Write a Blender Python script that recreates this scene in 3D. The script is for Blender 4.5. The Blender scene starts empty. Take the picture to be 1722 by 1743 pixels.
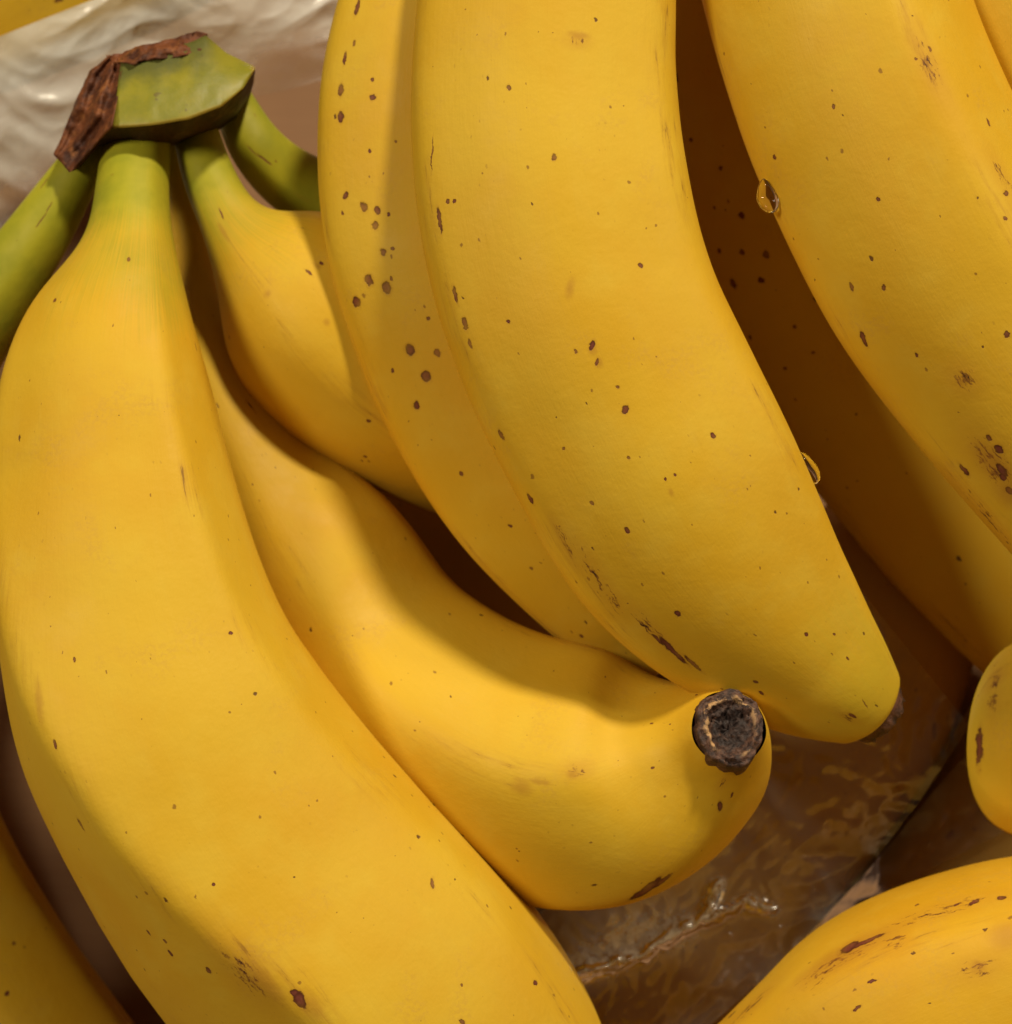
import bpy, bmesh, math, random
import numpy as np
from mathutils import Vector, noise
from mathutils.bvhtree import BVHTree
random.seed(7); rng = np.random.default_rng(11)
scene = bpy.context.scene
C = scene.collection
# ------------------------------------------------------------------ camera
PITCH = math.radians(70.0)
RT = Vector((1, 0, 0))
UP = Vector((0, math.sin(PITCH), math.cos(PITCH)))
TW = Vector((0, -math.cos(PITCH), math.sin(PITCH)))      # from the pile towards the lens
DIST, FRAME_W = 0.46, 0.161                              # metres
cam_d = bpy.data.cameras.new('camera'); cam = bpy.data.objects.new('camera', cam_d); C.objects.link(cam)
cam.location = TW * DIST
cam.rotation_euler = (math.pi / 2 - PITCH, 0, 0)
cam_d.sensor_fit = 'HORIZONTAL'; cam_d.sensor_width = 36
cam_d.lens = 36 * DIST / FRAME_W
cam_d.clip_start = 0.01; cam_d.clip_end = 50
cam_d.dof.use_dof = True; cam_d.dof.focus_distance = DIST - 0.026; cam_d.dof.aperture_fstop = 22
scene.camera = cam
# ------------------------------------------------------------------ world and lamps (indoor, warm)
world = bpy.data.worlds.new('World'); scene.world = world; world.use_nodes = True
bg = world.node_tree.nodes['Background']
bg.inputs[0].default_value = (1.0, 0.70, 0.58, 1); bg.inputs[1].default_value = 0.045
def lamp(name, d, dist, size, power, col):
    l = bpy.data.lights.new(name, 'AREA'); l.shape = 'DISK'; l.size = size; l.energy = power; l.color = col
    o = bpy.data.objects.new(name, l); C.objects.link(o)
    v = (RT * d[0] + UP * d[1] + TW * d[2]).normalized()
    o.location = v * dist
    o.rotation_euler = v.to_track_quat('Z', 'Y').to_euler()
    return o
lamp('ceiling_lamp_back', (0.26, 0.78, 0.58), 2.0, 0.20, 40, (1.0, 0.86, 0.64))
lamp('ceiling_lamp_left', (-0.60, 0.24, 0.76), 2.0, 0.40, 21, (1.0, 0.86, 0.64))
lamp('ceiling_lamp_right', (0.82, 0.30, 0.49), 2.0, 0.24, 9, (1.0, 0.86, 0.64))
vs = scene.view_settings
vs.view_transform = 'Standard'; vs.look = 'None'; vs.exposure = -0.11; vs.gamma = 1.0; vs.use_curve_mapping = False
# ------------------------------------------------------------------ helpers
def P(px, py, w):
    """photo pixel + height w (mm, towards lens, above the focal plane of the pile) -> world point"""
    w = w * 0.001
    k = FRAME_W / 1722 * (DIST - w) / DIST
    return RT * ((px - 861) * k) + UP * ((871.5 - py) * k) + TW * w
def tag(o, label=None, cat=None, group=None, kind=None):
    if label: o['label'] = label
    if cat: o['category'] = cat
    if group: o['group'] = group
    if kind: o['kind'] = kind
    return o
def empty(name, loc):
    o = bpy.data.objects.new(name, None); C.objects.link(o); o.location = loc; o.empty_display_size = 0.01
    return o
def mesh_obj(name, verts, faces, mat, parent=None, smooth=True, uvs=None):
    me = bpy.data.meshes.new(name)
    base = parent
    off = Vector((0, 0, 0))
    while base is not None:
        off += base.location; base = base.parent
    me.from_pydata([tuple(Vector(v) - off) for v in verts], [], faces)
    bm = bmesh.new(); bm.from_mesh(me)
    bmesh.ops.recalc_face_normals(bm, faces=bm.faces[:]); bm.to_mesh(me); bm.free()
    if uvs:
        for nm, arr in uvs.items():
            lay = me.uv_layers.new(name=nm)
            idx = np.zeros(len(me.loops), dtype=np.int32); me.loops.foreach_get('vertex_index', idx)
            lay.data.foreach_set('uv', np.asarray(arr, dtype=np.float32)[idx].ravel())
    if smooth: me.polygons.foreach_set('use_smooth', [True] * len(me.polygons))
    me.materials.append(mat)
    o = bpy.data.objects.new(name, me); C.objects.link(o)
    if parent: o.parent = parent
    return o
class NT:
    def __init__(s, name):
        s.m = bpy.data.materials.new(name); s.m.use_nodes = True; s.t = s.m.node_tree
        s.t.nodes.clear(); s.out = s.t.nodes.new('ShaderNodeOutputMaterial')
    def n(s, ty, ins=None, **kw):
        nd = s.t.nodes.new(ty)
        for k, v in kw.items(): setattr(nd, k, v)
        for k, v in (ins or {}).items():
            if isinstance(v, bpy.types.NodeSocket): s.t.links.new(v, nd.inputs[k])
            else: nd.inputs[k].default_value = v
        return nd
    def math(s, op, a, b=0.0, c=0.0, clamp=False):
        return s.n('ShaderNodeMath', {0: a, 1: b, 2: c}, operation=op, use_clamp=clamp).outputs[0]
    def vmath(s, op, a, b=(0, 0, 0)):
        nd = s.n('ShaderNodeVectorMath', {0: a, 1: b}, operation=op)
        return nd.outputs['Value'] if op == 'LENGTH' else nd.outputs[0]
    def ramp(s, x, a, b, lo=0.0, hi=1.0, smooth=True):
        return s.n('ShaderNodeMapRange', {0: x, 1: a, 2: b, 3: lo, 4: hi}, interpolation_type='SMOOTHSTEP' if smooth else 'LINEAR').outputs[0]
    def mix(s, f, a, b, mode='MIX'):
        nd = s.n('ShaderNodeMix', data_type='RGBA', blend_type=mode)
        for i, v in ((0, f), (6, a), (7, b)):
            if isinstance(v, bpy.types.NodeSocket): s.t.links.new(v, nd.inputs[i])
            else: nd.inputs[i].default_value = v if i == 0 else (*v, 1)
        return nd.outputs[2]
    def noise(s, vec, scale, detail=2.0, rough=0.5, col=False):
        nd = s.n('ShaderNodeTexNoise', {'Vector': vec, 'Scale': scale, 'Detail': detail, 'Roughness': rough})
        return nd.outputs['Color' if col else 'Fac']
    def done(s, sh): s.t.links.new(sh, s.out.inputs[0]); return s.m
# ------------------------------------------------------------------ banana peel material
def peel_material(name, seed, spots, faint, scuffs, L, green=(0.16, 0.28), tipgreen=0.0, tint=(1, 1, 1), freck=0.5, brown=0.0, ridges=()):
    """UVMap: (mm along, mm around)/100 ; TMap: (0..1 along, 0..1 around)"""
    k = NT(name)
    uv = k.n('ShaderNodeUVMap', uv_map='UVMap').outputs[0]
    tm = k.n('ShaderNodeSeparateXYZ', {0: k.n('ShaderNodeUVMap', uv_map='TMap').outputs[0]})
    t, ang = tm.outputs[0], tm.outputs[1]
    oc = k.n('ShaderNodeTexCoord').outputs['Object']
    oc = k.vmath('ADD', oc, (seed * 0.37, seed * 0.11, seed * 0.23))
    # ---- base colour
    big = k.noise(oc, 28, 3, 0.55); mid = k.noise(oc, 110, 3, 0.6); fine = k.noise(oc, 900, 2, 0.6)
    y1 = tuple(a * b for a, b in zip((0.66, 0.425, 0.026), tint)); y2 = tuple(a * b for a, b in zip((0.63, 0.365, 0.016), tint))
    col = k.mix(k.ramp(big, 0.32, 0.68), y1, y2)
    col = k.mix(k.ramp(mid, 0.45, 0.75, 0, 0.35), col, tuple(a * b for a, b in zip((0.67, 0.47, 0.045), tint)))
    # pale dusty bloom in long strokes
    stv = k.n('ShaderNodeMapping', {0: uv, 3: (6, 30, 1)}).outputs[0]
    col = k.mix(k.ramp(k.noise(stv, 1.0, 4, 0.65), 0.5, 0.8, 0, 0.15), col, (0.65, 0.45, 0.055))
    fib = k.n('ShaderNodeMapping', {0: uv, 1: (seed * 1.3, 0, 0), 3: (14, 260, 1)}).outputs[0]
    fb = k.noise(fib, 1.0, 4, 0.6)
    col = k.mix(k.ramp(fb, 0.46, 0.75, 0, 0.07), col, (0.48, 0.28, 0.016))
    rub = k.math('MULTIPLY', k.ramp(k.noise(oc, 70, 4, 0.65), 0.54, 0.70), k.ramp(k.noise(oc, 1500, 3, 0.7), 0.42, 0.62))
    col = k.mix(k.math('MULTIPLY', rub, 0.34), col, (0.52, 0.30, 0.05))
    # green necks / tips
    wob = k.math('MULTIPLY_ADD', k.math('ADD', k.noise(oc, 60, 3), k.math('MULTIPLY', k.noise(fib, 0.5, 3, 0.6), 0.8)), 0.14, -0.12)
    g = k.ramp(k.math('ADD', t, wob), green[1], green[0])
    grn = k.mix(k.ramp(mid, 0.35, 0.7), (0.38, 0.355, 0.02), (0.27, 0.28, 0.015))
    col = k.mix(g, col, grn)
    if tipgreen > 0:
        col = k.mix(k.ramp(k.math('ADD', t, wob), 0.86, 1.0, 0, tipgreen), col, (0.48, 0.46, 0.03))
    # rubbed brown wear on the ridges
    rg = k.n('ShaderNodeSeparateXYZ', {0: k.n('ShaderNodeUVMap', uv_map='RMap').outputs[0]}).outputs[0]
    wn = k.noise(k.n('ShaderNodeMapping', {0: uv, 1: (seed * 0.7, 0, 0), 3: (9, 70, 1)}).outputs[0], 1.0, 5, 0.7)
    wear = k.math('MULTIPLY', rg, k.ramp(k.noise(oc, 55, 3, 0.6), 0.42, 0.62))
    col = k.mix(k.math('MULTIPLY', wear, k.ramp(wn, 0.44, 0.64, 0, 0.45)), col, (0.40, 0.19, 0.02))
    col = k.mix(k.math('MULTIPLY', wear, k.ramp(wn, 0.60, 0.68, 0, 0.8)), col, (0.14, 0.055, 0.015))
    # ---- pin freckles
    warp = k.n('ShaderNodeVectorMath', {0: k.vmath('SUBTRACT', k.noise(oc, 650, 3, 0.65, True), (0.5, 0.5, 0.5)), 'Scale': 0.011}, operation='SCALE').outputs[0]
    uvw = k.vmath('ADD', uv, warp)
    def freckles(scx, scy, rmax, thr, off):
        mp = k.n('ShaderNodeMapping', {0: uvw, 1: (off + seed, off * 2 + seed, 0), 3: (scx, scy, 1)}).outputs[0]
        v = k.n('ShaderNodeTexVoronoi', {'Vector': mp, 'Scale': 1.0, 'Randomness': 1.0}, voronoi_dimensions='2D')
        r = k.n('ShaderNodeSeparateColor', {0: v.outputs['Color']}).outputs[0]
        rad = k.ramp(r, thr, 1.0, 0, rmax, False)
        return k.ramp(k.math('DIVIDE', v.outputs['Distance'], k.math('MAXIMUM', rad, 0.0001)), 1.25, 0.6)
    f1 = freckles(26, 30, 0.085, 0.93 - 0.16 * freck, 3.1)
    f2 = freckles(11, 14, 0.05, 0.93 - 0.16 * freck, 7.7)
    f3 = freckles(48, 60, 0.13, 0.93 - 0.16 * freck, 5.2)
    clump = k.ramp(k.noise(oc, 45, 2), 0.42, 0.66)
    col = k.mix(k.math('MULTIPLY', f3, k.math('MULTIPLY', clump, 0.45)), col, (0.36, 0.20, 0.02))
    col = k.mix(k.math('MULTIPLY', f1, 0.75), col, (0.22, 0.095, 0.014))
    col = k.mix(k.math('MULTIPLY', f2, 0.9), col, (0.10, 0.036, 0.012))
    # ---- placed marks
    def chain(lst):
        d = None
        for (u, v, r, el, rot) in lst:
            src = uvw if d is None else k.n('ShaderNodeVectorMath', {0: d, 1: (1e-9, 1e-9, 1e-9), 2: uvw}, operation='MULTIPLY_ADD').outputs[0]   # keeps evaluation sequential
            mp = k.n('ShaderNodeMapping', {0: src, 1: (u, v, 0), 2: (0, 0, rot), 3: (r * el, r / (el ** 0.35), 1)}, vector_type='TEXTURE').outputs[0]
            l = k.vmath('LENGTH', mp)
            d = l if d is None else k.math('MINIMUM', d, l)
        return d
    dark = None
    if scuffs:
        ds = chain(scuffs)
        reg = k.ramp(ds, 1.25, 0.1)
        sv = k.n('ShaderNodeMapping', {0: uvw, 1: (seed, 0, 0), 3: (42, 150, 1)}).outputs[0]
        stx = k.noise(sv, 1.0, 5, 0.7)
        thr = k.math('MULTIPLY_ADD', reg, -0.37, 0.88)
        m = k.ramp(k.math('SUBTRACT', stx, thr), -0.02, 0.06)
        m2 = k.ramp(k.math('SUBTRACT', stx, thr), 0.06, 0.13)
        col = k.mix(k.math('MULTIPLY', reg, 0.32), col, (0.50, 0.23, 0.02))
        col = k.mix(k.math('MULTIPLY', m, k.math('MULTIPLY', reg, 0.85)), col, (0.20, 0.075, 0.015))
        col = k.mix(k.math('MULTIPLY', m2, reg), col, (0.045, 0.018, 0.01))
    if faint:
        df = chain(faint)
        col = k.mix(k.ramp(df, 1.6, 0.2, 0, 0.38), col, (0.34, 0.13, 0.02))
    if spots:
        d = chain(spots)
        col = k.mix(k.ramp(d, 1.7, 0.9, 0, 0.35), col, (0.42, 0.2, 0.02))
        dark = k.ramp(d, 1.1, 0.85)
        inner = k.mix(k.ramp(d, 0.3, 0.95), (0.17, 0.046, 0.026), (0.085, 0.022, 0.008))
        col = k.mix(k.math('MULTIPLY', dark, k.ramp(k.noise(oc, 240, 3, 0.6), 0.3, 0.62, 0.62, 1.0)), col, inner)
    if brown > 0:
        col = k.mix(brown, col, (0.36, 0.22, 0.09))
    # ---- relief
    hgt = k.math('ADD', k.math('MULTIPLY', fine, 0.35), k.math('MULTIPLY', k.noise(oc, 320, 3, 0.6), 0.8))
    hgt = k.math('ADD', hgt, k.math('MULTIPLY', fb, 0.25))
    hgt = k.math('SUBTRACT', hgt, k.math('MULTIPLY', f2, 0.6))
    if dark is not None: hgt = k.math('SUBTRACT', hgt, k.math('MULTIPLY', dark, 0.7))
    bump = k.n('ShaderNodeBump', {'Strength': 0.40, 'Distance': 0.00022, 'Height': hgt}).outputs[0]
    rough = k.ramp(mid, 0.3, 0.7, 0.50, 0.66)
    b = k.n('ShaderNodeBsdfPrincipled', {'Base Color': col, 'Roughness': rough, 'Normal': bump})
    b.inputs['Specular IOR Level'].default_value = 0.24
    b.inputs['Subsurface Weight'].default_value = 0.0
    b.inputs['Subsurface Radius'].default_value = (1.0, 0.55, 0.10)
    b.inputs['Subsurface Scale'].default_value = 0.0022
    return k.done(b.outputs[0])
# ------------------------------------------------------------------ banana geometry
def catmull(pts, n):
    pts = np.asarray(pts, float); m = len(pts)
    ext = np.vstack([2 * pts[0] - pts[1], pts, 2 * pts[-1] - pts[-2]])
    out = []
    sub = 40
    for i in range(m - 1):
        p0, p1, p2, p3 = ext[i:i + 4]
        for j in range(sub):
            t = j / sub
            out.append(0.5 * ((2 * p1) + (-p0 + p2) * t + (2 * p0 - 5 * p1 + 4 * p2 - p3) * t * t + (-p0 + 3 * p1 - 3 * p2 + p3) * t ** 3))
    out.append(pts[-1]); out = np.array(out)
    c = (out[:, 0:2] + out[:, 2:4]) / 2
    c3 = np.hstack([c, out[:, 4:5] * 10.7])
    d = np.r_[0, np.cumsum(np.linalg.norm(np.diff(c3, axis=0), axis=1))]
    s = np.linspace(0, d[-1], n)
    return np.stack([np.interp(s, d, out[:, k]) for k in range(out.shape[1])], 1)
NS = 96
def banana(parent, seed, st, ridges, twist=(0, 0), amp=0.07, sig=9, flat=0.5, thick=1.0, rings=150, tip=True, dome=0.55,
           spots=(), faint=(), scuffs=(), wobble=0.22, label=None, name='banana', **matkw):
    rows = catmull([r[:5] for r in st], rings)
    kz = np.hanning(19)[1:-1]; kz /= kz.sum(); hz = len(kz) // 2
    pad = np.vstack([2 * rows[0] - rows[hz:0:-1], rows, 2 * rows[-1] - rows[-2:-hz - 2:-1]])
    rows = np.stack([np.convolve(pad[:, q], kz, 'valid') for q in range(rows.shape[1])], 1)
    Cn, N1, R = [], [], []
    for r in rows:
        a = P(r[0], r[1], r[4]); b = P(r[2], r[3], r[4])
        Cn.append((a + b) / 2); N1.append(b - a); R.append((b - a).length / 2)
    T = [(Cn[min(i + 1, rings - 1)] - Cn[max(i - 1, 0)]).normalized() for i in range(rings)]
    for _ in range(8):
        T = [(T[max(i - 1, 0)] + T[i] * 2 + T[min(i + 1, rings - 1)]).normalized() for i in range(rings)]
    if tip:
        kk = 10
        slope = (R[rings - 1] - R[rings - 6]) / max((Cn[rings - 1] - Cn[rings - 6]).length, 1e-6)
        f0 = math.atan(max(0.0, -slope) * dome); Re = R[rings - 1] / math.cos(f0)      # the dome carries on the taper
        for j in range(1, kk + 1):
            f = f0 + (math.pi / 2 * 0.97 - f0) * j / kk
            Cn.append(Cn[rings - 1] + T[rings - 1] * (Re * dome * (math.sin(f) - math.sin(f0))))
            N1.append(N1[rings - 1]); R.append(Re * math.cos(f)); T.append(T[rings - 1])
    n = len(Cn)
    arc = [0.0]
    for i in range(1, n): arc.append(arc[-1] + (Cn[i] - Cn[i - 1]).length)
    Lt = arc[-1]
    rmax = max(R)
    verts, uv, tm, rm = [], [], [], []
    th = np.linspace(-math.pi / 2, 1.5 * math.pi, NS + 1)
    tt = np.array(arc) / Lt
    twr = np.interp(tt, twist[0], twist[1]) if isinstance(twist[0], list) else twist[0] + (twist[1] - twist[0]) * tt
    twr = np.convolve(np.r_[[twr[0]] * 12, twr, [twr[-1]] * 12], np.hanning(27)[1:-1] / np.hanning(27).sum(), 'valid')
    def profile(rl):
        rid = sorted(((rd[0] if isinstance(rd, tuple) else rd) % 360, rd[1] if isinstance(rd, tuple) else 1.0) for rd in rl)
        fine_t = np.arange(720) * 0.5
        pr = np.zeros(720)
        for q in range(len(rid)):                       # straight facets between the ridges
            a0, m0 = rid[q]; a1, m1 = rid[(q + 1) % len(rid)]
            if q == len(rid) - 1: a1 += 360
            r0, r1 = 1 + amp * (m0 - 1), 1 + amp * (m1 - 1)
            p0 = np.array([math.cos(math.radians(a0)), math.sin(math.radians(a0))]) * r0
            p1 = np.array([math.cos(math.radians(a1)), math.sin(math.radians(a1))]) * r1
            nn = np.array([p1[1] - p0[1], p0[0] - p1[0]]); dd = nn.dot(p0)
            for aa in np.arange(math.ceil(a0 * 2), math.ceil(a1 * 2)) * 0.5:
                u = np.array([math.cos(math.radians(aa)), math.sin(math.radians(aa))])
                pr[int(round(aa * 2)) % 720] = dd / nn.dot(u)
        pr = pr * flat + (1 - flat)
        kx = np.arange(-60, 61) * 0.5; kw = np.exp(-(kx / sig) ** 2); kw /= kw.sum()
        pr = np.convolve(np.r_[pr[-60:], pr, pr[:60]], kw, 'valid')
        return pr
    fine_t = np.arange(720) * 0.5
    pr0 = None if callable(ridges) else profile(ridges)
    def section(tw, fade, t):
        pr = profile(ridges(t)) if pr0 is None else pr0
        v = np.interp((np.degrees(th) - tw) % 360, np.r_[fine_t, 360], np.r_[pr, pr[0]])
        return 1 + (v - 1) * fade
    for i in range(n):
        t = arc[i] / Lt
        n1 = N1[i] - T[i] * N1[i].dot(T[i]); n1.normalize()
        n2 = T[i].cross(n1).normalized()
        if n2.dot(TW) < 0: n2 = -n2
        if n2.dot(TW) < 0.35 and i > 0 and n2.dot(pn2) < 0: n2 = -n2
        pn2 = n2
        tw = twr[i]
        fade = min(1.0, R[i] / (0.62 * rmax)) ** 1.5
        rho = section(tw, fade, t)
        near = np.zeros(NS + 1)
        for rd in (ridges(t) if callable(ridges) else ridges):
            dd = (np.degrees(th) - (rd[0] if isinstance(rd, tuple) else rd) - tw + 180) % 360 - 180
            near = np.maximum(near, np.exp(-(dd / 5.5) ** 2) * fade)
        x = rho * np.cos(th); y = rho * np.sin(th)
        mid, half = (x.max() + x.min()) / 2, (x.max() - x.min()) / 2
        x = (x - mid) / half * R[i]; y = y / half * R[i] * thick
        for j in range(NS + 1):
            p = Cn[i] + n1 * x[j] + n2 * y[j]
            if wobble:
                q = p * 45 + Vector((seed * 3.1, seed, 0)); q2 = p * 120 + Vector((seed, seed * 2.2, 0))
                jj = j % NS
                dsp = (noise.noise(q) * 0.0011 + noise.noise(q2) * 0.00028) * wobble * fade
                p = p + (n1 * math.cos(th[jj]) + n2 * math.sin(th[jj])) * dsp
            verts.append(p); uv.append((arc[i] * 10, (th[j] + math.pi / 2) * rmax * 10)); tm.append((t, j / NS)); rm.append((float(near[j]), 0.0))
    W = NS + 1
    faces = [(i * W + j, i * W + j + 1, (i + 1) * W + j + 1, (i + 1) * W + j) for i in range(n - 1) for j in range(NS)]
    # locate the marks on the peel
    bvh = BVHTree.FromPolygons([v[:] for v in verts], faces)
    org = TW * DIST
    def find(px, py):
        d = (P(px, py, 0) - org).normalized()
        hit = bvh.ray_cast(org, d)
        if hit[0] is None: return None
        i0, j0 = divmod(hit[2], NS)
        a, b, e = verts[i0 * W + j0], verts[i0 * W + j0 + 1], verts[(i0 + 1) * W + j0]
        e1 = e - a; e2 = b - a; q = hit[0] - a
        fi = q.dot(e1) / max(e1.length_squared, 1e-12); fj = q.dot(e2) / max(e2.length_squared, 1e-12)
        u0, u1 = arc[i0] * 10, arc[i0 + 1] * 10
        return u0 + (u1 - u0) * fi, (th[j0] + math.pi / 2 + (th[1] - th[0]) * fj) * rmax * 10
    def conv(lst):
        o = []
        for s in lst:
            f = find(s[0], s[1])
            if f: o.append((f[0], f[1], s[2] / 10.7 * 0.0092, s[3] if len(s) > 3 else 1.0, math.radians(s[4]) if len(s) > 4 else 0.0))
        return o
    mat = peel_material('banana_peel', seed, conv(spots), conv(faint), conv(scuffs), Lt, **matkw)
    # weld the seam
    vv = [v for k, v in enumerate(verts)]
    faces.append(tuple(range(0, NS)))
    if tip: faces.append(tuple((n - 1) * W + j for j in range(NS)))
    o = mesh_obj(name, vv, faces, mat, parent, uvs={'UVMap': uv, 'TMap': tm, 'RMap': rm})
    if label: o['label'] = label
    bm = bmesh.new(); bm.from_mesh(o.data)
    bmesh.ops.remove_doubles(bm, verts=bm.verts[:], dist=1e-7)
    bmesh.ops.recalc_face_normals(bm, faces=bm.faces[:]); bm.to_mesh(o.data); bm.free()
    o['tip_c'] = list(Cn[-1]); o['tip_t'] = list(T[-1])
    return o, Cn, T, R
# ------------------------------------------------------------------ brown fibre materials
def fibre_material(name, c_dark, c_mid, c_light, scale=(300, 300, 60), bumpd=0.0006):
    k = NT(name)
    oc = k.n('ShaderNodeTexCoord').outputs['Object']
    mp = k.n('ShaderNodeMapping', {0: oc, 3: scale}).outputs[0]
    a = k.noise(mp, 1.0, 5, 0.65); b = k.noise(oc, 420, 4, 0.65)
    col = k.mix(k.ramp(a, 0.35, 0.62), c_dark, c_mid)
    col = k.mix(k.ramp(b, 0.52, 0.75, 0, 0.8), col, c_light)
    h = k.math('ADD', a, k.math('MULTIPLY', b, 0.6))
    bump = k.n('ShaderNodeBump', {'Strength': 0.8, 'Distance': bumpd, 'Height': h}).outputs[0]
    p = k.n('ShaderNodeBsdfPrincipled', {'Base Color': col, 'Roughness': 0.62, 'Normal': bump})
    p.inputs['Specular IOR Level'].default_value = 0.35
    return k.done(p.outputs[0])
M_DRY = fibre_material('dried_stalk', (0.045, 0.013, 0.006), (0.17, 0.052, 0.016), (0.33, 0.125, 0.035))
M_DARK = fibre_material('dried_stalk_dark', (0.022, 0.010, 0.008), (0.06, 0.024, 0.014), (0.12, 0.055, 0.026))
def blossom_material():
    k = NT('blossom_scar')
    uv = k.n('ShaderNodeSeparateXYZ', {0: k.n('ShaderNodeUVMap', uv_map='UVMap').outputs[0]})
    r, a = uv.outputs[0], uv.outputs[1]
    oc = k.n('ShaderNodeTexCoord').outputs['Object']
    n1 = k.noise(oc, 900, 4, 0.7); n2 = k.noise(oc, 330, 3, 0.6)
    col = k.mix(k.ramp(n1, 0.4, 0.65), (0.030, 0.013, 0.009), (0.12, 0.055, 0.032))
    core = k.ramp(r, 0.62, 0.40)
    col = k.mix(k.math('MULTIPLY', core, 0.75), col, (0.012, 0.006, 0.005))
    col = k.mix(k.math('MULTIPLY', k.ramp(n2, 0.55, 0.7), core), col, (0.14, 0.055, 0.02))
    rr = k.math('ADD', r, k.math('MULTIPLY_ADD', n2, 0.34, -0.17))
    ring = k.math('MULTIPLY', k.ramp(rr, 0.60, 0.67), k.ramp(rr, 0.78, 0.70))
    ring = k.math('MULTIPLY', ring, k.ramp(k.math('ADD', n1, n2), 0.88, 1.05))
    ring = k.math('MULTIPLY', ring, k.ramp(k.noise(oc, 170, 2, 0.5), 0.42, 0.56))
    col = k.mix(ring, col, (0.50, 0.30, 0.13))
    rim = k.ramp(r, 0.9, 1.0)
    col = k.mix(k.math('MULTIPLY', rim, 0.6), col, (0.16, 0.05, 0.015))
    bump = k.n('ShaderNodeBump', {'Strength': 0.9, 'Distance': 0.0005, 'Height': k.math('ADD', n1, n2)}).outputs[0]
    p = k.n('ShaderNodeBsdfPrincipled', {'Base Color': col, 'Roughness': 0.6, 'Normal': bump})
    return k.done(p.outputs[0])
M_SCAR = blossom_material()
def blossom_end(parent, c, t, n1, rad, seed, depth=0.35, asp=1.0, oval=0.0):
    """dark ragged scar: a raised lip, a pale inner ring and a sunken core"""
    t = t.normalized(); n1 = (n1 - t * n1.dot(t)).normalized(); n2 = t.cross(n1)
    NR, NA = 26, 72
    verts, uv = [], []
    for i in range(NR + 1):
        r = i / NR
        for j in range(NA):
            a = 2 * math.pi * j / NA
            rag = 1 + 0.14 * noise.noise(Vector((math.cos(a) * 1.6, math.sin(a) * 1.6, seed))) + 0.05 * noise.noise(Vector((math.cos(a) * 4, math.sin(a) * 4, seed)))
            h = 0.10 * math.exp(-((r - 0.70) / 0.10) ** 2) + 0.05 * math.exp(-((r - 0.9) / 0.07) ** 2) - depth * max(0, 0.62 - r) / 0.62 - 0.55 * max(0, r - 0.90) / 0.10
            h += 0.12 * noise.noise(Vector((math.cos(a) * r * 6, math.sin(a) * r * 6, seed + 4))) + 0.10 * noise.noise(Vector((math.cos(a) * r * 15, math.sin(a) * r * 17, seed + 9)))
            verts.append(c + (n1 * math.cos(a) * asp + n2 * math.sin(a)) * (rad * r * rag) + t * (h * rad)); uv.append((r, j / NA))
    faces = [(i * NA + j, i * NA + (j + 1) % NA, (i + 1) * NA + (j + 1) % NA, (i + 1) * NA + j) for i in range(1, NR) for j in range(NA)]
    faces += [(0, NA + j, NA + (j + 1) % NA) for j in range(NA)]
    base = len(verts); verts.append(c - t * rad * 0.5); uv.append((1, 0))
    faces += [(NR * NA + (j + 1) % NA, NR * NA + j, base) for j in range(NA)]
    return mesh_obj('blossom_end', verts, faces, M_SCAR, parent, uvs={'UVMap': uv})
# ------------------------------------------------------------------ the setting: cardboard tray
def cardboard():
    k = NT('cardboard')
    oc = k.n('ShaderNodeTexCoord').outputs['Object']
    fl = k.n('ShaderNodeMapping', {0: oc, 3: (40, 900, 40)}).outputs[0]
    a = k.noise(fl, 1.0, 3, 0.6); b = k.noise(oc, 25, 3, 0.5)
    col = k.mix(a, (0.30, 0.165, 0.075), (0.24, 0.125, 0.055))
    col = k.mix(k.ramp(b, 0.4, 0.7, 0, 0.5), col, (0.20, 0.10, 0.05))
    bump = k.n('ShaderNodeBump', {'Strength': 0.3, 'Distance': 0.0005, 'Height': a}).outputs[0]
    p = k.n('ShaderNodeBsdfPrincipled', {'Base Color': col, 'Roughness': 0.8, 'Normal': bump})
    return k.done(p.outputs[0])
M_CARD = cardboard()
FLOOR_Z = -0.085
def slab(name, x0, x1, y0, y1, z0, z1, mat):
    v = [(x, y, z) for z in (z0, z1) for y in (y0, y1) for x in (x0, x1)]
    f = [(0, 2, 3, 1), (4, 5, 7, 6), (0, 1, 5, 4), (2, 6, 7, 3), (0, 4, 6, 2), (1, 3, 7, 5)]
    return mesh_obj(name, v, f, mat, smooth=False)
tag(slab('cardboard_floor', -0.45, 0.45, -0.40, 0.40, FLOOR_Z - 0.006, FLOOR_Z, M_CARD), kind='structure')

# ------------------------------------------------------------------ hand one: the crown at the upper left and its five fingers
h1 = tag(empty('banana_hand', P(240, 240, -14)), 'hand of yellow bananas with green necks and a cut brown-edged crown', 'bananas', 'hands of bananas heaped in the box')
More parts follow.
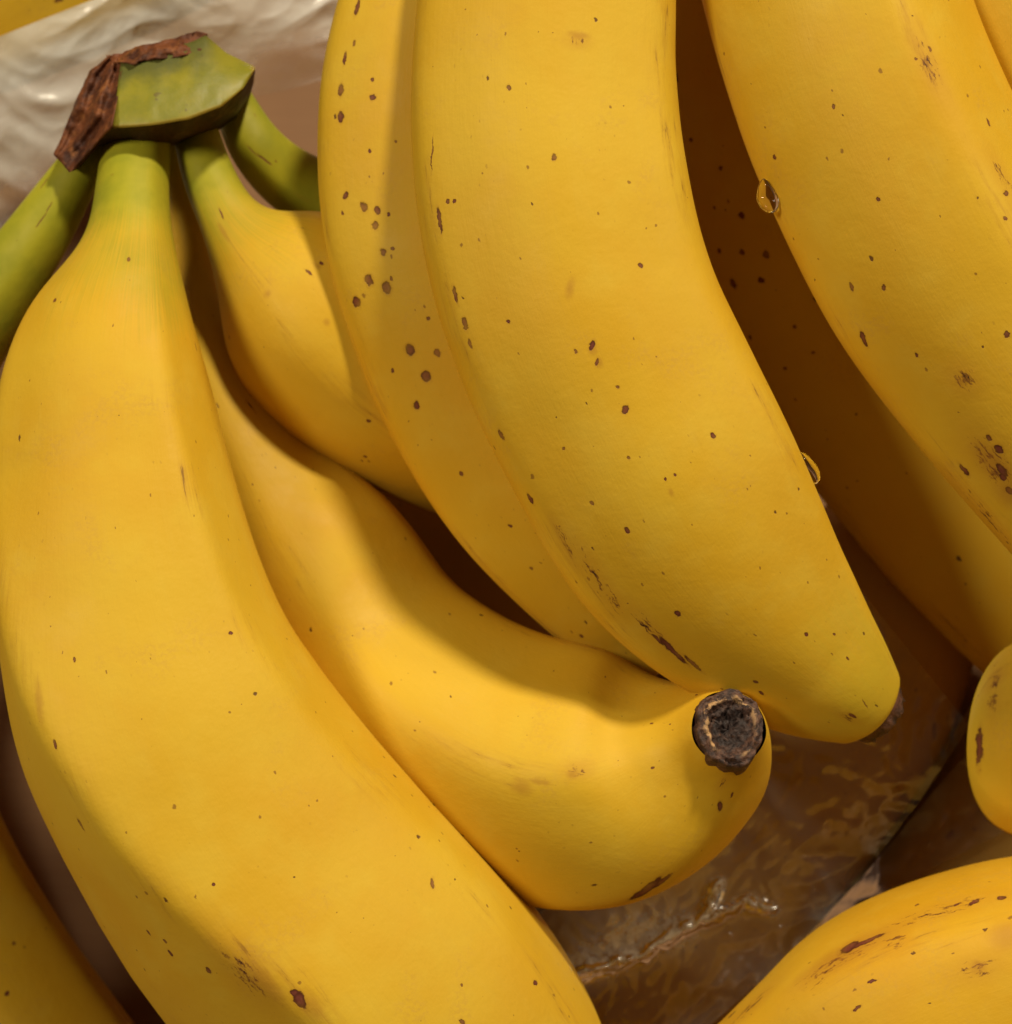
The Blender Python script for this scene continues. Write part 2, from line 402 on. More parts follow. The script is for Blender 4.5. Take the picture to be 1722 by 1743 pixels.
# big finger lying along the left
A, *_ = banana(h1, 1, [(186, 215, 292, 215, -14), (172, 262, 290, 258, -10), (163, 310, 286, 305, -6), (158, 375, 287, 365, -3), (140, 440, 300, 430, 0), (78, 512, 326, 500, 2),
    (22, 600, 346, 590, 4), (-6, 720, 366, 700, 6), (-10, 850, 394, 820, 8), (-8, 985, 430, 940, 9), (-4, 1100, 472, 1055, 9), (8, 1235, 530, 1165, 9),
    (62, 1370, 606, 1280, 8), (134, 1500, 706, 1392, 6), (228, 1638, 815, 1497, 4), (330, 1765, 920, 1608, 2), (450, 1890, 1020, 1740, -2), (590, 2010, 1085, 1880, -8), (760, 2110, 1120, 2010, -12), (880, 2160, 1110, 2090, -14)],
    ridges=lambda t: [(float(np.interp(t, [0, 0.28, 0.36, 0.47, 0.57, 0.65, 0.74, 1], [172, 164, 146, 121, 106, 97, 91, 85])), 1.2), (float(np.interp(t, [0.25, 0.6], [52, 28])), 0.2), float(np.interp(t, [0.25, 0.6], [-25, -35])), float(np.interp(t, [0.25, 0.6], [222, 183])), 280],
    amp=0.09, sig=6, flat=0.55, green=(0.06, 0.20), freck=0.35,
    spots=[(510, 1702, 11, 1.6, 10), (500, 1690, 6), (355, 1652, 6), (289, 1622, 5, 1.5), (281, 1602, 4), (137, 1402, 5, 2), (94, 1266, 4, 1.5), (127, 1122, 3.5), (391, 1078, 4), (910, 1670, 5), (736, 1503, 5, 1.8, 50), (364, 1506, 3.5), (218, 442, 8, 0.6), (93, 512, 8, 0.5), (333, 590, 4, 2.4), (787, 1738, 4), (787, 1675, 2.5), (253, 1588, 3.5, 2)],
    faint=[(450, 1672, 20, 2.4, 0), (530, 1712, 20, 1.5), (66, 1195, 12, 2.6)],
    scuffs=[(420, 1660, 75, 2.0, 0), (230, 1690, 40, 1.5)])
# finger with the blossom end, lying between
B2, b2c, b2t, b2r = banana(h1, 2, [(300, 190, 262, 195, -22), (322, 270, 275, 280, -25), (345, 350, 290, 365, -26), (362, 430, 302, 455, -25), (375, 520, 315, 570, -20), (440, 640, 330, 760, -17), (560, 760, 372, 960, -18), (655, 838, 430, 1100, -17), (735, 955, 515, 1240, -15),
    (800, 1010, 600, 1360, -12), (870, 1055, 700, 1455, -9), (960, 1090, 845, 1525, -6), (1045, 1104, 975, 1546, -2.5), (1110, 1122, 1085, 1526, 1), (1156, 1140, 1166, 1466, 5), (1188, 1152, 1222, 1392, 10), (1206, 1164, 1252, 1334, 14.5), (1212, 1180, 1268, 1298, 19.5)],
    ridges=[(20, 1.0), (95, 1.2), 172, 240, 305], twist=(-20, 2), amp=0.075, sig=9, green=(0.02, 0.13), freck=0.3, tip=False,
    spots=[(1110, 1307, 4), (1186, 1182, 6, 0.7), (1196, 1232, 3), (1225, 1372, 10, 1.6, 60), (1245, 1352, 6), (1100, 1515, 14, 2.2, 20), (1128, 1500, 9, 2), (817, 1467, 6, 2, 20), (1108, 1231, 4), (1140, 1232, 3), (1030, 1152, 3), (345, 690, 4), (430, 824, 3), (370, 690, 4)],
    faint=[(888, 1340, 16, 1.4), (975, 1318, 10, 1.6), (920, 1330, 8, 3)], scuffs=[(1230, 1330, 40, 1), (985, 1310, 36, 1.8), (425, 690, 26, 2.0)])
blossom_end(B2, b2c[-1] + b2t[-1] * 0.0010, b2t[-1], RT, b2r[-1] * 1.10, 3, asp=0.90)
# short upper finger, running behind the second hand
B3, *_ = banana(h1, 3, [(292, 205, 362, 185, -18), (300, 258, 376, 232, -15), (316, 325, 398, 288, -12), (345, 398, 430, 340, -10), (368, 470, 475, 358, -10), (384, 560, 550, 352, -11), (412, 650, 650, 392, -13), (490, 742, 745, 480, -16), (600, 803, 835, 575, -20), (745, 866, 930, 680, -26), (870, 915, 1010, 790, -34), (965, 955, 1050, 880, -40)],
    ridges=[(30, 1.0), 110, (175, 0.8), 240, 310], flat=0.3, twist=(0, 0), amp=0.06, sig=9, green=(0.13, 0.30), freck=0.35,
    spots=[(547, 448, 4), (376, 363, 6, 1.8, 30), (317, 285, 3), (627, 716, 3.5), (623, 778, 3), (616, 784, 2.5), (525, 464, 4, 2)], faint=[(455, 500, 9, 0.7), (556, 548, 6), (540, 453, 7), (380, 395, 14)])
# back finger whose neck shows behind
B4, *_ = banana(h1, 4, [(362, 170, 410, 130, -22), (383, 230, 436, 172, -22), (408, 285, 458, 208, -21), (448, 338, 500, 246, -24), (505, 385, 560, 275, -28), (590, 440, 660, 300, -34), (690, 560, 800, 390, -44), (790, 700, 920, 540, -50), (880, 800, 1000, 680, -56)],
    ridges=[20, (110, 1.2), 165, 240, 310], amp=0.05, sig=9, green=(0.26, 0.50), freck=0.4,
    spots=[(428, 257, 4, 2), (450, 272, 5, 2.6, -30), (470, 275, 3)])
# outer left finger: its neck leaves the picture and its body comes back below
B0, *_ = banana(h1, 5, [(135, 235, 205, 250, -16), (100, 275, 172, 290, -15), (58, 328, 152, 350, -15), (0, 398, 106, 440, -16), (-75, 480, 40, 560, -19), (-175, 610, -25, 680, -24), (-285, 770, -65, 830, -29), (-355, 960, -80, 965, -32), (-370, 1140, -72, 1120, -34), (-345, 1320, -45, 1255, -35), (-290, 1490, 5, 1392, -36), (-210, 1650, 78, 1530, -37), (-110, 1790, 168, 1665, -38), (10, 1920, 265, 1790, -40), (140, 2030, 340, 1905, -42)],
    ridges=[(75, 1.0), 150, 10, 230, 300], twist=(0, 10), amp=0.06, sig=9, green=(0.14, 0.26), freck=0.3,
    spots=[(88, 500, 4), (70, 375, 5, 3, 10), (84, 352, 4, 2.5), (75, 312, 6, 2.2), (24, 1606, 4), (12, 1690, 4), (223, 1713, 4)])
# crown -------------------------------------------------------------
def crown_material():
    k = NT('crown_green')
    oc = k.n('ShaderNodeTexCoord').outputs['Object']
    uv = k.n('ShaderNodeSeparateXYZ', {0: k.n('ShaderNodeUVMap', uv_map='UVMap').outputs[0]})
    n = k.noise(oc, 160, 4, 0.6); n2 = k.noise(oc, 600, 3, 0.6)
    col = k.mix(k.ramp(n, 0.35, 0.65), (0.27, 0.245, 0.014), (0.20, 0.20, 0.012))
    # bruise spreading from the torn top edge
    bru = k.ramp(k.math('ADD', uv.outputs[1], k.math('MULTIPLY_ADD', n, 0.5, -0.25)), 0.45, 0.85)
    bru = k.math('MULTIPLY', bru, k.ramp(uv.outputs[0], 0.74, 0.56))
    col = k.mix(k.math('MULTIPLY', bru, 0.85), col, (0.075, 0.085, 0.02))
    col = k.mix(k.ramp(n2, 0.66, 0.74, 0, 0.6), col, (0.10, 0.06, 0.02))
    edge = k.math('MAXIMUM', k.ramp(uv.outputs[1], 0.07, 0.0), k.ramp(uv.outputs[0], 0.95, 1.0))
    col = k.mix(k.math('MULTIPLY', edge, 0.55), col, (0.40, 0.24, 0.04))
    bump = k.n('ShaderNodeBump', {'Strength': 0.35, 'Distance': 0.0004, 'Height': k.math('ADD', n, k.math('MULTIPLY', n2, 0.5))}).outputs[0]
    b = k.n('ShaderNodeBsdfPrincipled', {'Base Color': col, 'Roughness': 0.5, 'Normal': bump})
    b.inputs['Subsurface Weight'].default_value = 0.1; b.inputs['Subsurface Radius'].default_value = (1, .6, .1); b.inputs['Subsurface Scale'].default_value = 0.002
    return k.done(b.outputs[0])
def poly(pts, n):
    p = np.asarray(pts, float); d = np.r_[0, np.cumsum(np.linalg.norm(np.diff(p[:, :2], axis=0), axis=1))]
    s = np.linspace(0, d[-1], n); return np.stack([np.interp(s, d, p[:, k]) for k in range(p.shape[1])], 1)
def patch(name, lo, hi, back, mat, parent, nu=48, nv=24, bulge=0.0, rough=0.0, seed=0, rf=300, fold=None):
    """solid lofted between two edge polylines (pixel, pixel, height) with a back wall 'back' mm behind"""
    a, b = poly(lo, nu + 1), poly(hi, nu + 1)
    front, uv = [], []
    for i in range(nu + 1):
        for j in range(nv + 1):
            f = j / nv; q = a[i] * (1 - f) + b[i] * f
            w = q[2] + bulge * math.sin(math.pi * f) ** 0.8
            if fold: w += fold(i / nu, f)
            p = P(q[0], q[1], w)
            if rough: 
                r = noise.fractal(p * rf + Vector((seed, 0, 0)), 0.8, 2.0, 4) * rough
                p += (TW * 0.8 + RT * noise.noise(p * rf * 0.7) * 0.5 + UP * noise.noise(p * rf * 0.8 + Vector((5, 5, 5))) * 0.5) * (r * 0.001)
            front.append(p); uv.append((i / nu, f))
    W = nv + 1; N = len(front)
    cen = sum(front, Vector()) / N
    rear = [p + (cen - p) * 0.12 - TW * (back * 0.001) for p in front]
    F = [(i * W + j, i * W + j + 1, (i + 1) * W + j + 1, (i + 1) * W + j) for i in range(nu) for j in range(nv)]
    G = [tuple(N + k for k in f[::-1]) for f in F]
    ring = [i * W for i in range(nu)] + [nu * W + j for j in range(nv)] + [i * W + nv for i in range(nu, 0, -1)] + [j for j in range(nv, 0, -1)]
    S = [(ring[k], ring[(k + 1) % len(ring)], N + ring[(k + 1) % len(ring)], N + ring[k]) for k in range(len(ring))]
    return mesh_obj(name, front + rear, F + G + S, mat, parent, uvs={'UVMap': uv + uv})
crown = patch('crown', [(192, 218, 0), (255, 214, 1.2), (320, 203, 1.0), (375, 182, 0), (415, 150, -2.5), (432, 122, -5)],
    [(206, 100, -6.5), (262, 90, -6), (330, 70, -7), (350, 60, -8), (385, 90, -7.5), (434, 114, -7)], 13, crown_material(), h1, bulge=1.3, rough=0.25, seed=2, rf=160)
patch('dried_flap', [(118, 294, -6), (168, 238, -3), (190, 216, 0.6), (204, 150, -3.2), (209, 98, -6.0)], [(92, 262, -9), (112, 215, -8.5), (130, 168, -9), (152, 122, -9.5), (186, 94, -8.5)], 6, M_DRY, crown, nu=50, nv=30, rough=1.5, seed=8, rf=230,
    fold=lambda a, f: 0.9 * math.cos(f * 14) * (0.4 + 0.6 * math.sin(a * 3)))
patch('torn_edge', [(196, 106, -5.2), (240, 104, -4.6), (290, 99, -4.4), (335, 92, -5.2), (356, 78, -7)], [(180, 95, -8.5), (232, 80, -7.4), (290, 66, -7.4), (335, 53, -8), (352, 58, -8.6)], 7, M_DRY, crown, nu=60, nv=14, rough=1.8, seed=5, rf=330)
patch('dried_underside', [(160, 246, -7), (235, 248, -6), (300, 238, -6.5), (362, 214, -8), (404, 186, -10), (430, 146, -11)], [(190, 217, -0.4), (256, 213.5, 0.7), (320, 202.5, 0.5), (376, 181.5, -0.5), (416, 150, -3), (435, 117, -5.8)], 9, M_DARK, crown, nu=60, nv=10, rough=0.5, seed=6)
# ------------------------------------------------------------------ hand two: the long pair reaching down from the top
h2 = tag(empty('banana_hand', P(860, -520, -10)), 'pair of long yellow bananas hanging down, left one with round brown spots', 'bananas', 'hands of bananas heaped in the box')
D1, *_ = banana(h2, 6, [(800, -560, 880, -560, -6), (760, -480, 880, -470, -6), (720, -380, 900, -350, -5), (668, -240, 900, -220, -4), (616, -90, 890, -80, -3), (575, 30, 880, 30, -2), (548, 150, 874, 140, -2), (540, 265, 874, 245, -2), (547, 375, 884, 335, -2), (568, 480, 902, 420, -2), (606, 600, 930, 510, -3), (655, 718, 968, 615, -4), (715, 825, 1010, 715, -5), (790, 922, 1060, 810, -6), (875, 1006, 1105, 905, -8), (955, 1078, 1150, 990, -11), (1030, 1130, 1180, 1060, -15)],
    ridges=[(150, 0.8), (60, 1.0), 0, 230, 300], twist=(0, 0), amp=0.05, sig=9, green=(0.02, 0.12), freck=0.45,
    spots=[(607, 14, 6, 2.2), (603, 74, 4, 1.5), (587, 100, 5, 2), (580, 153, 7, 1.5), (634, 166, 6), (580, 200, 7, 1.3), (588, 333, 6), (619, 353, 8), (643, 357, 6.5), (638, 384, 7), (652, 430, 6.5), (628, 477, 9), (658, 490, 10), (607, 514, 9), (666, 475, 3.5), (698, 596, 11), (744, 601, 6.5), (725, 641, 9.5), (709, 690, 7), (667, 631, 4), (668, 423, 3.5), (583, 363, 3), (784, 807, 4), (989, 1082, 5), (1049, 1081, 4), (903, 966, 4), (868, 895, 4), (629, 257, 3.5), (674, 242, 3.5), (634, 135, 4), (728, 542, 4), (661, 365, 3)])
D2, d2c, d2t, d2r = banana(h2, 7, [(860, -570, 950, -570, -2), (830, -480, 980, -480, 0), (780, -380, 1040, -380, 4), (742, -250, 1110, -250, 9), (722, -120, 1146, -125, 13), (712, 0, 1150, -5, 15), (702, 120, 1148, 105, 16), (700, 240, 1156, 215, 17), (711, 370, 1172, 320, 18), (736, 500, 1196, 420, 18), (775, 610, 1234, 530, 18), (826, 722, 1284, 630, 17), (884, 842, 1336, 730, 16), (948, 945, 1383, 825, 14), (1026, 1032, 1424, 905, 12), (1112, 1100, 1460, 978, 10), (1195, 1150, 1488, 1035, 8), (1280, 1195, 1512, 1085, 6), (1350, 1226, 1528, 1118, 4), (1402, 1240, 1536, 1150, 2)],
    ridges=[(33, 1.1), (160, 1.0), 215, 275, 335], flat=0.45, twist=(0, -8), amp=0.06, sig=9, green=(0.02, 0.12), tipgreen=0.35, freck=0.5, tip=True, dome=0.5,
    spots=[(866, 149, 5), (942, 268, 5.5), (1091, 453, 4.5), (865, 548, 3.5), (979, 598, 3.5), (1007, 588, 6, 1.6, 60), (1213, 741, 5), (1068, 903, 5.5), (1153, 1045, 6), (1007, 857, 4), (748, 375, 6, 3, 0), (775, 502, 5, 2.6, 0), (791, 552, 5, 1.8), (800, 586, 4, 1.6), (852, 740, 4.5, 1.8), (903, 850, 6, 1.6, 0), (735, 262, 3, 8, 10), (762, 343, 3.5), (773, 343, 3.5), (1145, 1108, 10, 3.4, 6), (1180, 1130, 7, 3, 6), (1120, 1090, 5, 2.5), (806, 723, 4), (1069, 779, 3.5), (960, 763, 3), (1149, 807, 3), (1132, 816, 3), (1372, 1079, 4.5), (1420, 1080, 3.5), (1443, 1121, 4), (1472, 1198, 4, 3.5, 40), (1286, 1161, 5), (1296, 1180, 5, 1.4), (1450, 1218, 8, 1.3), (1016, 618, 4, 1.6, 50), (1064, 697, 6, 1.4, 70), (1052, 660, 4)],
    faint=[(970, 490, 10, 1.8, 40), (1142, 838, 6), (1010, 595, 9), (985, 60, 16, 0.4), (1020, 618, 8)],
    scuffs=[(1020, 990, 46, 3.0, 0), (1110, 1075, 42, 2.4, 0), (960, 920, 30, 2), (1440, 1220, 40, 1.2), (985, 70, 34, 0.6)])
tipc = d2c[-1]
blossom_end(D2, d2c[-1] + d2t[-1] * 0.0007, d2t[-1], RT, 0.0056, 12, depth=0.2)
# ------------------------------------------------------------------ hand three: upper right
h3 = tag(empty('banana_hand', P(1420, -520, -12)), 'three yellow bananas at the right, scuffed brown along their lower ends', 'bananas', 'hands of bananas heaped in the box')
D3, *_ = banana(h3, 8, [(1290, -560, 1370, -560, -38), (1220, -440, 1370, -430, -36), (1140, -280, 1400, -280, -34), (1090, -110, 1400, -130, -33), (1085, 90, 1420, 40, -32), (1105, 260, 1462, 180, -32), (1165, 450, 1545, 330, -32), (1265, 660, 1650, 500, -33), (1392, 835, 1770, 640, -34), (1500, 962, 1875, 760, -35), (1625, 1092, 1985, 880, -37), (1765, 1220, 2080, 1010, -40), (1890, 1310, 2130, 1150, -44)],
    ridges=[(150, 0.9), (85, 0.9), 20, 230, 300], twist=(0, 0), amp=0.05, sig=9, green=(0.02, 0.1), freck=0.4,
    spots=[(1262, 367, 6), (1263, 430, 5.5), (1304, 434, 7), (1225, 428, 4), (1296, 477, 6), (1248, 482, 6, 1.6), (1226, 287, 4), (1390, 508, 6), (1352, 556, 4), (1152, 132, 5, 1.6), (1176, 238, 4), (1215, 353, 3), (1335, 627, 3.5), (1331, 707, 3.5), (1383, 600, 3)])
F, *_ = banana(h3, 9, [(1380, -580, 1470, -580, -8), (1300, -460, 1470, -460, -4), (1210, -320, 1510, -330, 3), (1170, -150, 1570, -190, 9), (1192, 0, 1625, -70, 12), (1240, 175, 1672, 60, 14), (1305, 340, 1735, 200, 15), (1384, 505, 1806, 345, 15), (1490, 662, 1890, 485, 14), (1625, 828, 1990, 630, 12), (1762, 985, 2085, 785, 9), (1890, 1105, 2150, 930, 4), (2010, 1190, 2180, 1060, -2)],
    ridges=[(172, 0.9), (74, 1.2), 8, 230, 300], twist=(8, -18), amp=0.07, sig=9, green=(0.02, 0.12), freck=0.5,
    spots=[(1318, 268, 4), (1470, 577, 7, 1.8, 20), (1504, 489, 5), (1449, 487, 5, 1.3, 30), (1418, 180, 3.5), (1494, 339, 4), (1582, 84, 3.5, 1.6), (1560, 100, 3), (1700, 765, 9), (1683, 745, 6), (1640, 800, 7, 2, 0), (1705, 800, 10, 1.6), (1714, 570, 6), (1560, 604, 4), (1682, 208, 4, 2), (1712, 330, 6), (1711, 372, 4), (1706, 812, 7), (1718, 835, 8)],
    faint=[(1634, 648, 8), (1690, 790, 30, 1.5), (1720, 840, 30)], scuffs=[(1690, 790, 80, 1.6), (1680, 880, 55, 3.0), (1580, 110, 45, 2.2), (1705, 300, 40, 2), (1640, 645, 50, 1)])
G, *_ = banana(h3, 10, [(1500, -600, 1590, -590, -8), (1480, -480, 1640, -470, -4), (1480, -320, 1780, -340, 0), (1520, -150, 1880, -200, 3), (1590, 20, 1970, -60, 5), (1670, 190, 2050, 90, 5), (1760, 370, 2120, 250, 4), (1860, 540, 2190, 410, 2), (1970, 700, 2270, 570, -2), (2080, 830, 2310, 730, -8)],
    ridges=[(150, 0.9), (70, 1.0), 10, 230, 300], amp=0.06, sig=9, green=(0.02, 0.12), freck=0.4, spots=[(1650, 27, 5)])
for hh, cx, w in ((h2, 875, -8), (h3, 1430, -15)):
    patch('crown', [(cx - 120, -540, w - 4), (cx, -535, w), (cx + 120, -545, w - 4)], [(cx - 80, -690, w - 6), (cx, -700, w - 5), (cx + 80, -690, w - 6)], 14, crown.data.materials[0], hh, nu=20, nv=12, bulge=2)
# ------------------------------------------------------------------ single bananas showing at the edges
H, *_ = banana(None, 11, [(1060, 1900, 1150, 2000, -20), (1120, 1822, 1290, 1990, -12), (1200, 1744, 1430, 2010, -6), (1290, 1665, 1545, 2015, -2), (1415, 1567, 1650, 1995, 1), (1570, 1502, 1745, 1960, 2), (1722, 1465, 1830, 1930, 2), (1870, 1455, 1920, 1890, 0), (2010, 1480, 2010, 1840, -5), (2120, 1540, 2090, 1780, -10)],
    ridges=[(135, 1.4), (60, 0.8), 0, 230, 300], twist=(20, -30), amp=0.07, sig=9, green=(-0.2, -0.1), tint=(1.0, 0.93, 0.8), freck=0.6,
    spots=[(1445, 1612, 12, 1.0), (1475, 1602, 8, 3, 0), (1704, 1528, 6), (1657, 1535, 6, 2, 40), (1627, 1540, 4), (1458, 1716, 4, 1.5), (1484, 1670, 3, 2), (1245, 1727, 8, 1.5), (1560, 1540, 3)], faint=[(1440, 1620, 34, 2.0), (1665, 1645, 10), (1716, 1590, 26)],
    scuffs=[(1420, 1640, 60, 2.4), (1600, 1550, 60, 2.6), (1280, 1710, 60, 2), (1660, 1650, 40, 1.5), (1520, 1600, 40)])
tag(H, 'orange-yellow banana with brown scuffs below the clear film', 'banana')
I, *_ = banana(None, 12, [(2250, 1100, 2250, 1330, -16), (2150, 1030, 2150, 1380, -12), (2000, 1010, 1990, 1420, -8), (1880, 1052, 1880, 1458, -6), (1800, 1064, 1800, 1450, -6), (1748, 1080, 1748, 1434, -6), (1718, 1094, 1718, 1418, -6)],
    ridges=[(80, 0.6), (150, 0.4), (10, 0.4)], amp=0.05, sig=14, flat=0.08, wobble=0.1, green=(-0.2, -0.1), tipgreen=0.25, freck=0.3, dome=0.60,
    spots=[(1668, 1275, 7, 1.5, 90), (1680, 1310, 3)], scuffs=[(1690, 1145, 30, 1.5, 90)])
tag(I, 'bright yellow rounded banana end beside the dark gap and clear film', 'banana')
J, *_ = banana(None, 13, [(-460, -40, -400, 260, -58), (-300, -110, -220, 240, -54), (-120, -180, -20, 170, -52), (40, -240, 160, 100, -52), (200, -310, 330, 20, -54), (330, -380, 460, -90, -58)], ridges=[(100, 1.0), 30, 170, 240, 300], amp=0.05, green=(-0.2, -0.1), freck=0.3, spots=[(100, 0, 5, 1.5)])
tag(J, 'yellow banana behind the crumpled white plastic liner', 'banana')
K, *_ = banana(None, 14, [(760, 1880, 1010, 1990, -53), (800, 1760, 1110, 1870, -52), (870, 1640, 1220, 1750, -51), (960, 1520, 1330, 1630, -51), (1060, 1390, 1425, 1520, -51), (1150, 1250, 1510, 1410, -51), (1230, 1120, 1590, 1300, -51), (1300, 1000, 1640, 1180, -52), (1370, 890, 1660, 1060, -54), (1440, 800, 1640, 950, -57)],
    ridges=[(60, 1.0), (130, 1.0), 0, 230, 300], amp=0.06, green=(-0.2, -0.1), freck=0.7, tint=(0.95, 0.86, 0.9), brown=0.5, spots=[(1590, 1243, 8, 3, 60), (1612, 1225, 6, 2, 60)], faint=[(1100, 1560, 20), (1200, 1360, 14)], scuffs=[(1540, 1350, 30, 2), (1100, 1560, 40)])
tag(K, 'shaded brownish banana lying deep under the clear plastic film', 'banana')
Lb, *_ = banana(None, 15, [(1150, 1960, 1400, 2080, -60), (1260, 1760, 1560, 1900, -59), (1390, 1590, 1700, 1740, -59), (1500, 1440, 1810, 1590, -59), (1600, 1300, 1910, 1420, -60), (1680, 1160, 1960, 1250, -63), (1740, 1050, 1960, 1110, -66)],
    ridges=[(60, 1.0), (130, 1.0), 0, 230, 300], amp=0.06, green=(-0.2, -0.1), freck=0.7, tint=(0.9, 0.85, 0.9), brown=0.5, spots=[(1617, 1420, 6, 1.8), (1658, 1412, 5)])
tag(Lb, 'dim banana under the film between the orange banana and the shaded one', 'banana')
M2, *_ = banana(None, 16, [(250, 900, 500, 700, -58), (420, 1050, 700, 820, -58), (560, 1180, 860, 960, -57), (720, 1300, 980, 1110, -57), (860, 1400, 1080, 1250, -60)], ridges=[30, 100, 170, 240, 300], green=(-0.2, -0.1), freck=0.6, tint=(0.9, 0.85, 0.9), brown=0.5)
tag(M2, 'banana in deep shadow seen through the dark gap between two hands', 'banana')


# ------------------------------------------------------------------ plastic: crumpled liner behind the crown, clear film over the deep bananas
def film_material(name, milk_lo, milk_hi, rough, tint=(0.86, 0.86, 0.80), bumpd=0.0006, gloss=1.5):
    k = NT(name)
    oc = k.n('ShaderNodeTexCoord').outputs['Object']
    uv = k.n('ShaderNodeSeparateXYZ', {0: k.n('ShaderNodeUVMap', uv_map='UVMap').outputs[0]})
    a = k.noise(oc, 70, 4, 0.6); b = k.noise(oc, 260, 3, 0.6)
    milk = k.ramp(k.math('ADD', uv.outputs[1], k.math('MULTIPLY_ADD', a, 0.5, -0.25)), 0.12, 0.5, milk_lo, milk_hi)
    milk = k.math('ADD', milk, k.math('MULTIPLY_ADD', b, 0.16, -0.08), clamp=True)
    glint = k.n('ShaderNodeSeparateXYZ', {0: k.n('ShaderNodeUVMap', uv_map='CreaseGlint').outputs[0]}).outputs[0]     # highlight along the crease, painted in as extra milkiness
    milk = k.math('ADD', milk, k.math('MULTIPLY', glint, k.ramp(k.noise(oc, 800, 4, 0.7), 0.36, 0.58, 0.15, 0.95)), clamp=True)
    vor = k.n('ShaderNodeTexVoronoi', {'Vector': k.vmath('ADD', oc, k.n('ShaderNodeVectorMath', {0: k.noise(oc, 60, 2, 0.5, True), 'Scale': 0.02}, operation='SCALE').outputs[0]), 'Scale': 55.0}, feature='DISTANCE_TO_EDGE').outputs[0]
    crease = k.ramp(vor, 0.0, 0.12)
    h = k.math('ADD', k.math('MULTIPLY', crease, 0.5), k.math('ADD', a, k.math('MULTIPLY', b, 0.3)))
    bump = k.n('ShaderNodeBump', {'Strength': 0.7, 'Distance': bumpd, 'Height': h}).outputs[0]
    dif = k.n('ShaderNodeBsdfDiffuse', {'Color': (*tint, 1), 'Normal': bump}).outputs[0]
    trl = k.n('ShaderNodeBsdfTranslucent', {'Color': (*tint, 1), 'Normal': bump}).outputs[0]
    body = k.n('ShaderNodeMixShader', {0: 0.35, 1: dif, 2: trl}).outputs[0]
    tr = k.n('ShaderNodeBsdfTransparent', {'Color': (0.93, 0.92, 0.90, 1)}).outputs[0]
    sh = k.n('ShaderNodeMixShader', {0: milk, 1: tr, 2: body}).outputs[0]
    gl = k.n('ShaderNodeBsdfGlossy', {'Color': (1, 1, 1, 1), 'Roughness': rough, 'Normal': bump}).outputs[0]
    fr = k.n('ShaderNodeFresnel', {'IOR': 1.5, 'Normal': bump}).outputs[0]
    sh = k.n('ShaderNodeMixShader', {0: k.math('MULTIPLY', fr, gloss, clamp=True), 1: sh, 2: gl}).outputs[0]
    return k.done(sh)
def sheet(name, lo, hi, nu, nv, mat, height, parent=None, crease=None):
    a, b = poly(lo, nu + 1), poly(hi, nu + 1)
    V, uv, cr = [], [], []
    for i in range(nu + 1):
        for j in range(nv + 1):
            f = j / nv; q = a[i] * (1 - f) + b[i] * f
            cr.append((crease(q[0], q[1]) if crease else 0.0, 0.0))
            V.append(P(q[0], q[1], q[2] + height(q[0], q[1]))); uv.append((i / nu, f))
    W = nv + 1
    F = [(i * W + j, i * W + j + 1, (i + 1) * W + j + 1, (i + 1) * W + j) for i in range(nu) for j in range(nv)]
    return mesh_obj(name, V, F, mat, parent, uvs={'UVMap': uv, 'CreaseGlint': cr})
def nz(x, y, f, s): return noise.noise(Vector((x * f, y * f, s)))
def crumple(x, y):
    wx, wy = x + 40 * nz(x, y, 0.006, 3), y + 40 * nz(x, y, 0.006, 9)
    h = 8.0 * (0.5 - abs(nz(wx * 0.6, wy, 0.0046, 1))) + 2.6 * (0.4 - abs(nz(wx * 0.5, wy * 1.3, 0.010, 5))) + 0.9 * (0.4 - abs(nz(wx * 0.7, wy, 0.020, 7))) + 0.12 * (0.4 - abs(nz(wx, wy, 0.05, 2)))
    return h - 4
liner = sheet('plastic_liner', [(-160, 470, -42), (-20, 450, -42), (60, 420, -42), (140, 330, -42), (300, 230, -42), (430, 165, -42), (500, 150, -42), (570, 130, -42), (680, 110, -42)],
    [(-160, 110, -33), (0, 62, -33), (60, 38, -33), (152, 2, -33), (260, -35, -33), (380, -70, -34), (500, -100, -35), (650, -140, -36), (720, -160, -36)], 190, 110, film_material('liner_film', 0.06, 0.64, 0.27, (0.92, 0.97, 0.94), 0.00016, 1.3), crumple)
tag(liner, 'crumpled translucent white plastic liner behind the banana crown', 'plastic sheet')
def seg(x, y, pts):
    d = 1e9
    for (x0, y0), (x1, y1) in zip(pts, pts[1:]):
        t = max(0, min(1, ((x - x0) * (x1 - x0) + (y - y0) * (y1 - y0)) / ((x1 - x0) ** 2 + (y1 - y0) ** 2)))
        d = min(d, math.hypot(x - x0 - t * (x1 - x0), y - y0 - t * (y1 - y0)))
    return d
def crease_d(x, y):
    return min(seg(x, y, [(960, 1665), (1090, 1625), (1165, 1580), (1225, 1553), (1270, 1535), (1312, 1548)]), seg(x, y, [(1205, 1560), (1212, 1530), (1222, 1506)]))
def drape(x, y):
    h = 2.5 * nz(x, y, 0.0045, 4) + 1.1 * (0.3 - abs(nz(x * 0.6 + y * 0.5, y, 0.012, 6))) + 0.5 * (0.3 - abs(nz(x, y, 0.03, 8)))
    return h + 1.6 * (1 + 0.8 * nz(x, y, 0.07, 3)) * math.exp(-(crease_d(x, y) / 11) ** 2)
def painted_glint(x, y):  # mask for the lamp highlight painted white along the film crease
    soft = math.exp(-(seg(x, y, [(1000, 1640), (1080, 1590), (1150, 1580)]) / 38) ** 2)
    return min(1.0, 1.0 * math.exp(-((crease_d(x, y) + 6 * nz(x, y, 0.09, 5)) / 12) ** 2) + 0.40 * soft)
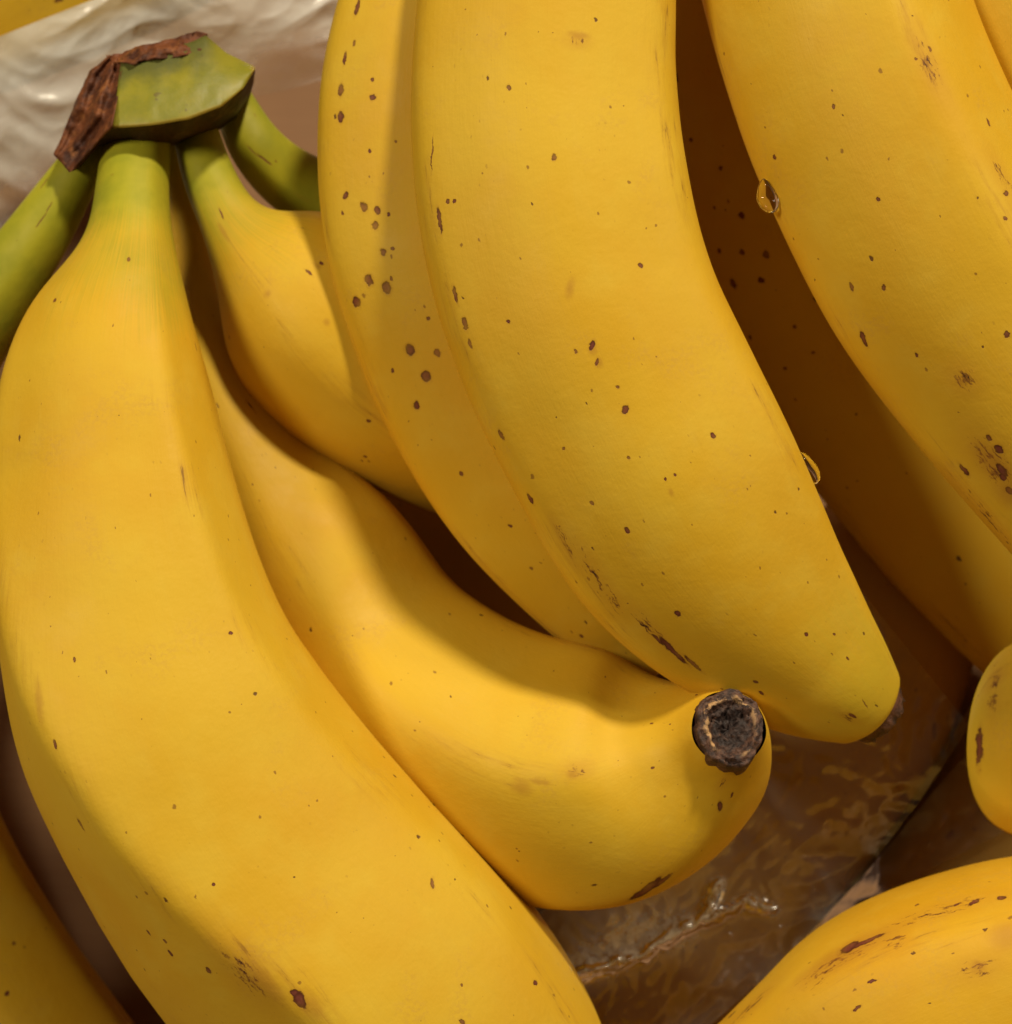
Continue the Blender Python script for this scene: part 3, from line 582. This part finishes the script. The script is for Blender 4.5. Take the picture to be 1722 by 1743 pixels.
film = sheet('plastic_film', [(820, 1800, -28), (1000, 1790, -26), (1180, 1770, -27), (1360, 1612, -27), (1460, 1500, -27), (1560, 1370, -27), (1650, 1235, -28)],
    [(760, 1560, -30), (900, 1430, -25), (1020, 1330, -25), (1120, 1230, -25), (1210, 1120, -25), (1300, 1010, -25), (1380, 900, -27)], 210, 150, film_material('clear_film', 0.08, 0.14, 0.16, (0.90, 0.93, 0.86), 0.0004, 2.0), drape, crease=painted_glint)
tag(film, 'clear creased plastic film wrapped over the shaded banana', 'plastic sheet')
fold = sheet('film_fold', [(1300, 1720, -44), (1352, 1640, -40), (1460, 1560, -39), (1580, 1480, -38), (1760, 1390, -38)], [(1330, 1650, -42), (1366, 1600, -37), (1470, 1490, -36), (1590, 1345, -36), (1760, 1160, -36)], 90, 50, film_material('folded_film', 0.10, 0.16, 0.25, (0.62, 0.60, 0.50), 0.0003), lambda x, y: 2.0 * nz(x, y, 0.008, 3) + 0.7 * nz(x, y, 0.025, 5), film)
# ------------------------------------------------------------------ water drops
def water():
    k = NT('water')
    b = k.n('ShaderNodeBsdfPrincipled', {'Base Color': (1, 1, 1, 1), 'Roughness': 0.0, 'IOR': 1.333})
    b.inputs['Transmission Weight'].default_value = 1.0
    return k.done(b.outputs[0])
M_WATER = water()
def water_drop(px, py, w, rx, ry, rz, tail, lean, label):
    V, Fc = [], []
    NA, NR = 40, 28
    for i in range(NR + 1):
        f = math.pi * i / NR
        yy = math.cos(f); r = math.sin(f)
        if yy > 0: r *= 1 - tail * yy; yy *= 1 + tail
        for j in range(NA):
            a = 2 * math.pi * j / NA
            x = r * math.cos(a) * rx + lean * yy * rx; z = r * math.sin(a) * rz; y = yy * ry
            V.append(P(px + x, py - y, w + z / 10.7))
    Fc = [(i * NA + j, i * NA + (j + 1) % NA, (i + 1) * NA + (j + 1) % NA, (i + 1) * NA + j) for i in range(NR) for j in range(NA)]
    o = mesh_obj('water_drop', V, Fc, M_WATER)
    bm = bmesh.new(); bm.from_mesh(o.data); bmesh.ops.remove_doubles(bm, verts=bm.verts[:], dist=1e-6); bmesh.ops.recalc_face_normals(bm, faces=bm.faces[:]); bm.to_mesh(o.data); bm.free()
    return tag(o, label, 'water drop', 'water drops clinging to the bananas')
water_drop(1306, 338, 20.5, 19, 25, 14, 0.35, -0.25, 'clear hanging water drop on the edge of the upper right banana')
water_drop(1376, 800, 16.5, 18, 24, 14, 0.25, -0.5, 'clear water drop bulging from the long middle banana above a dark gap')
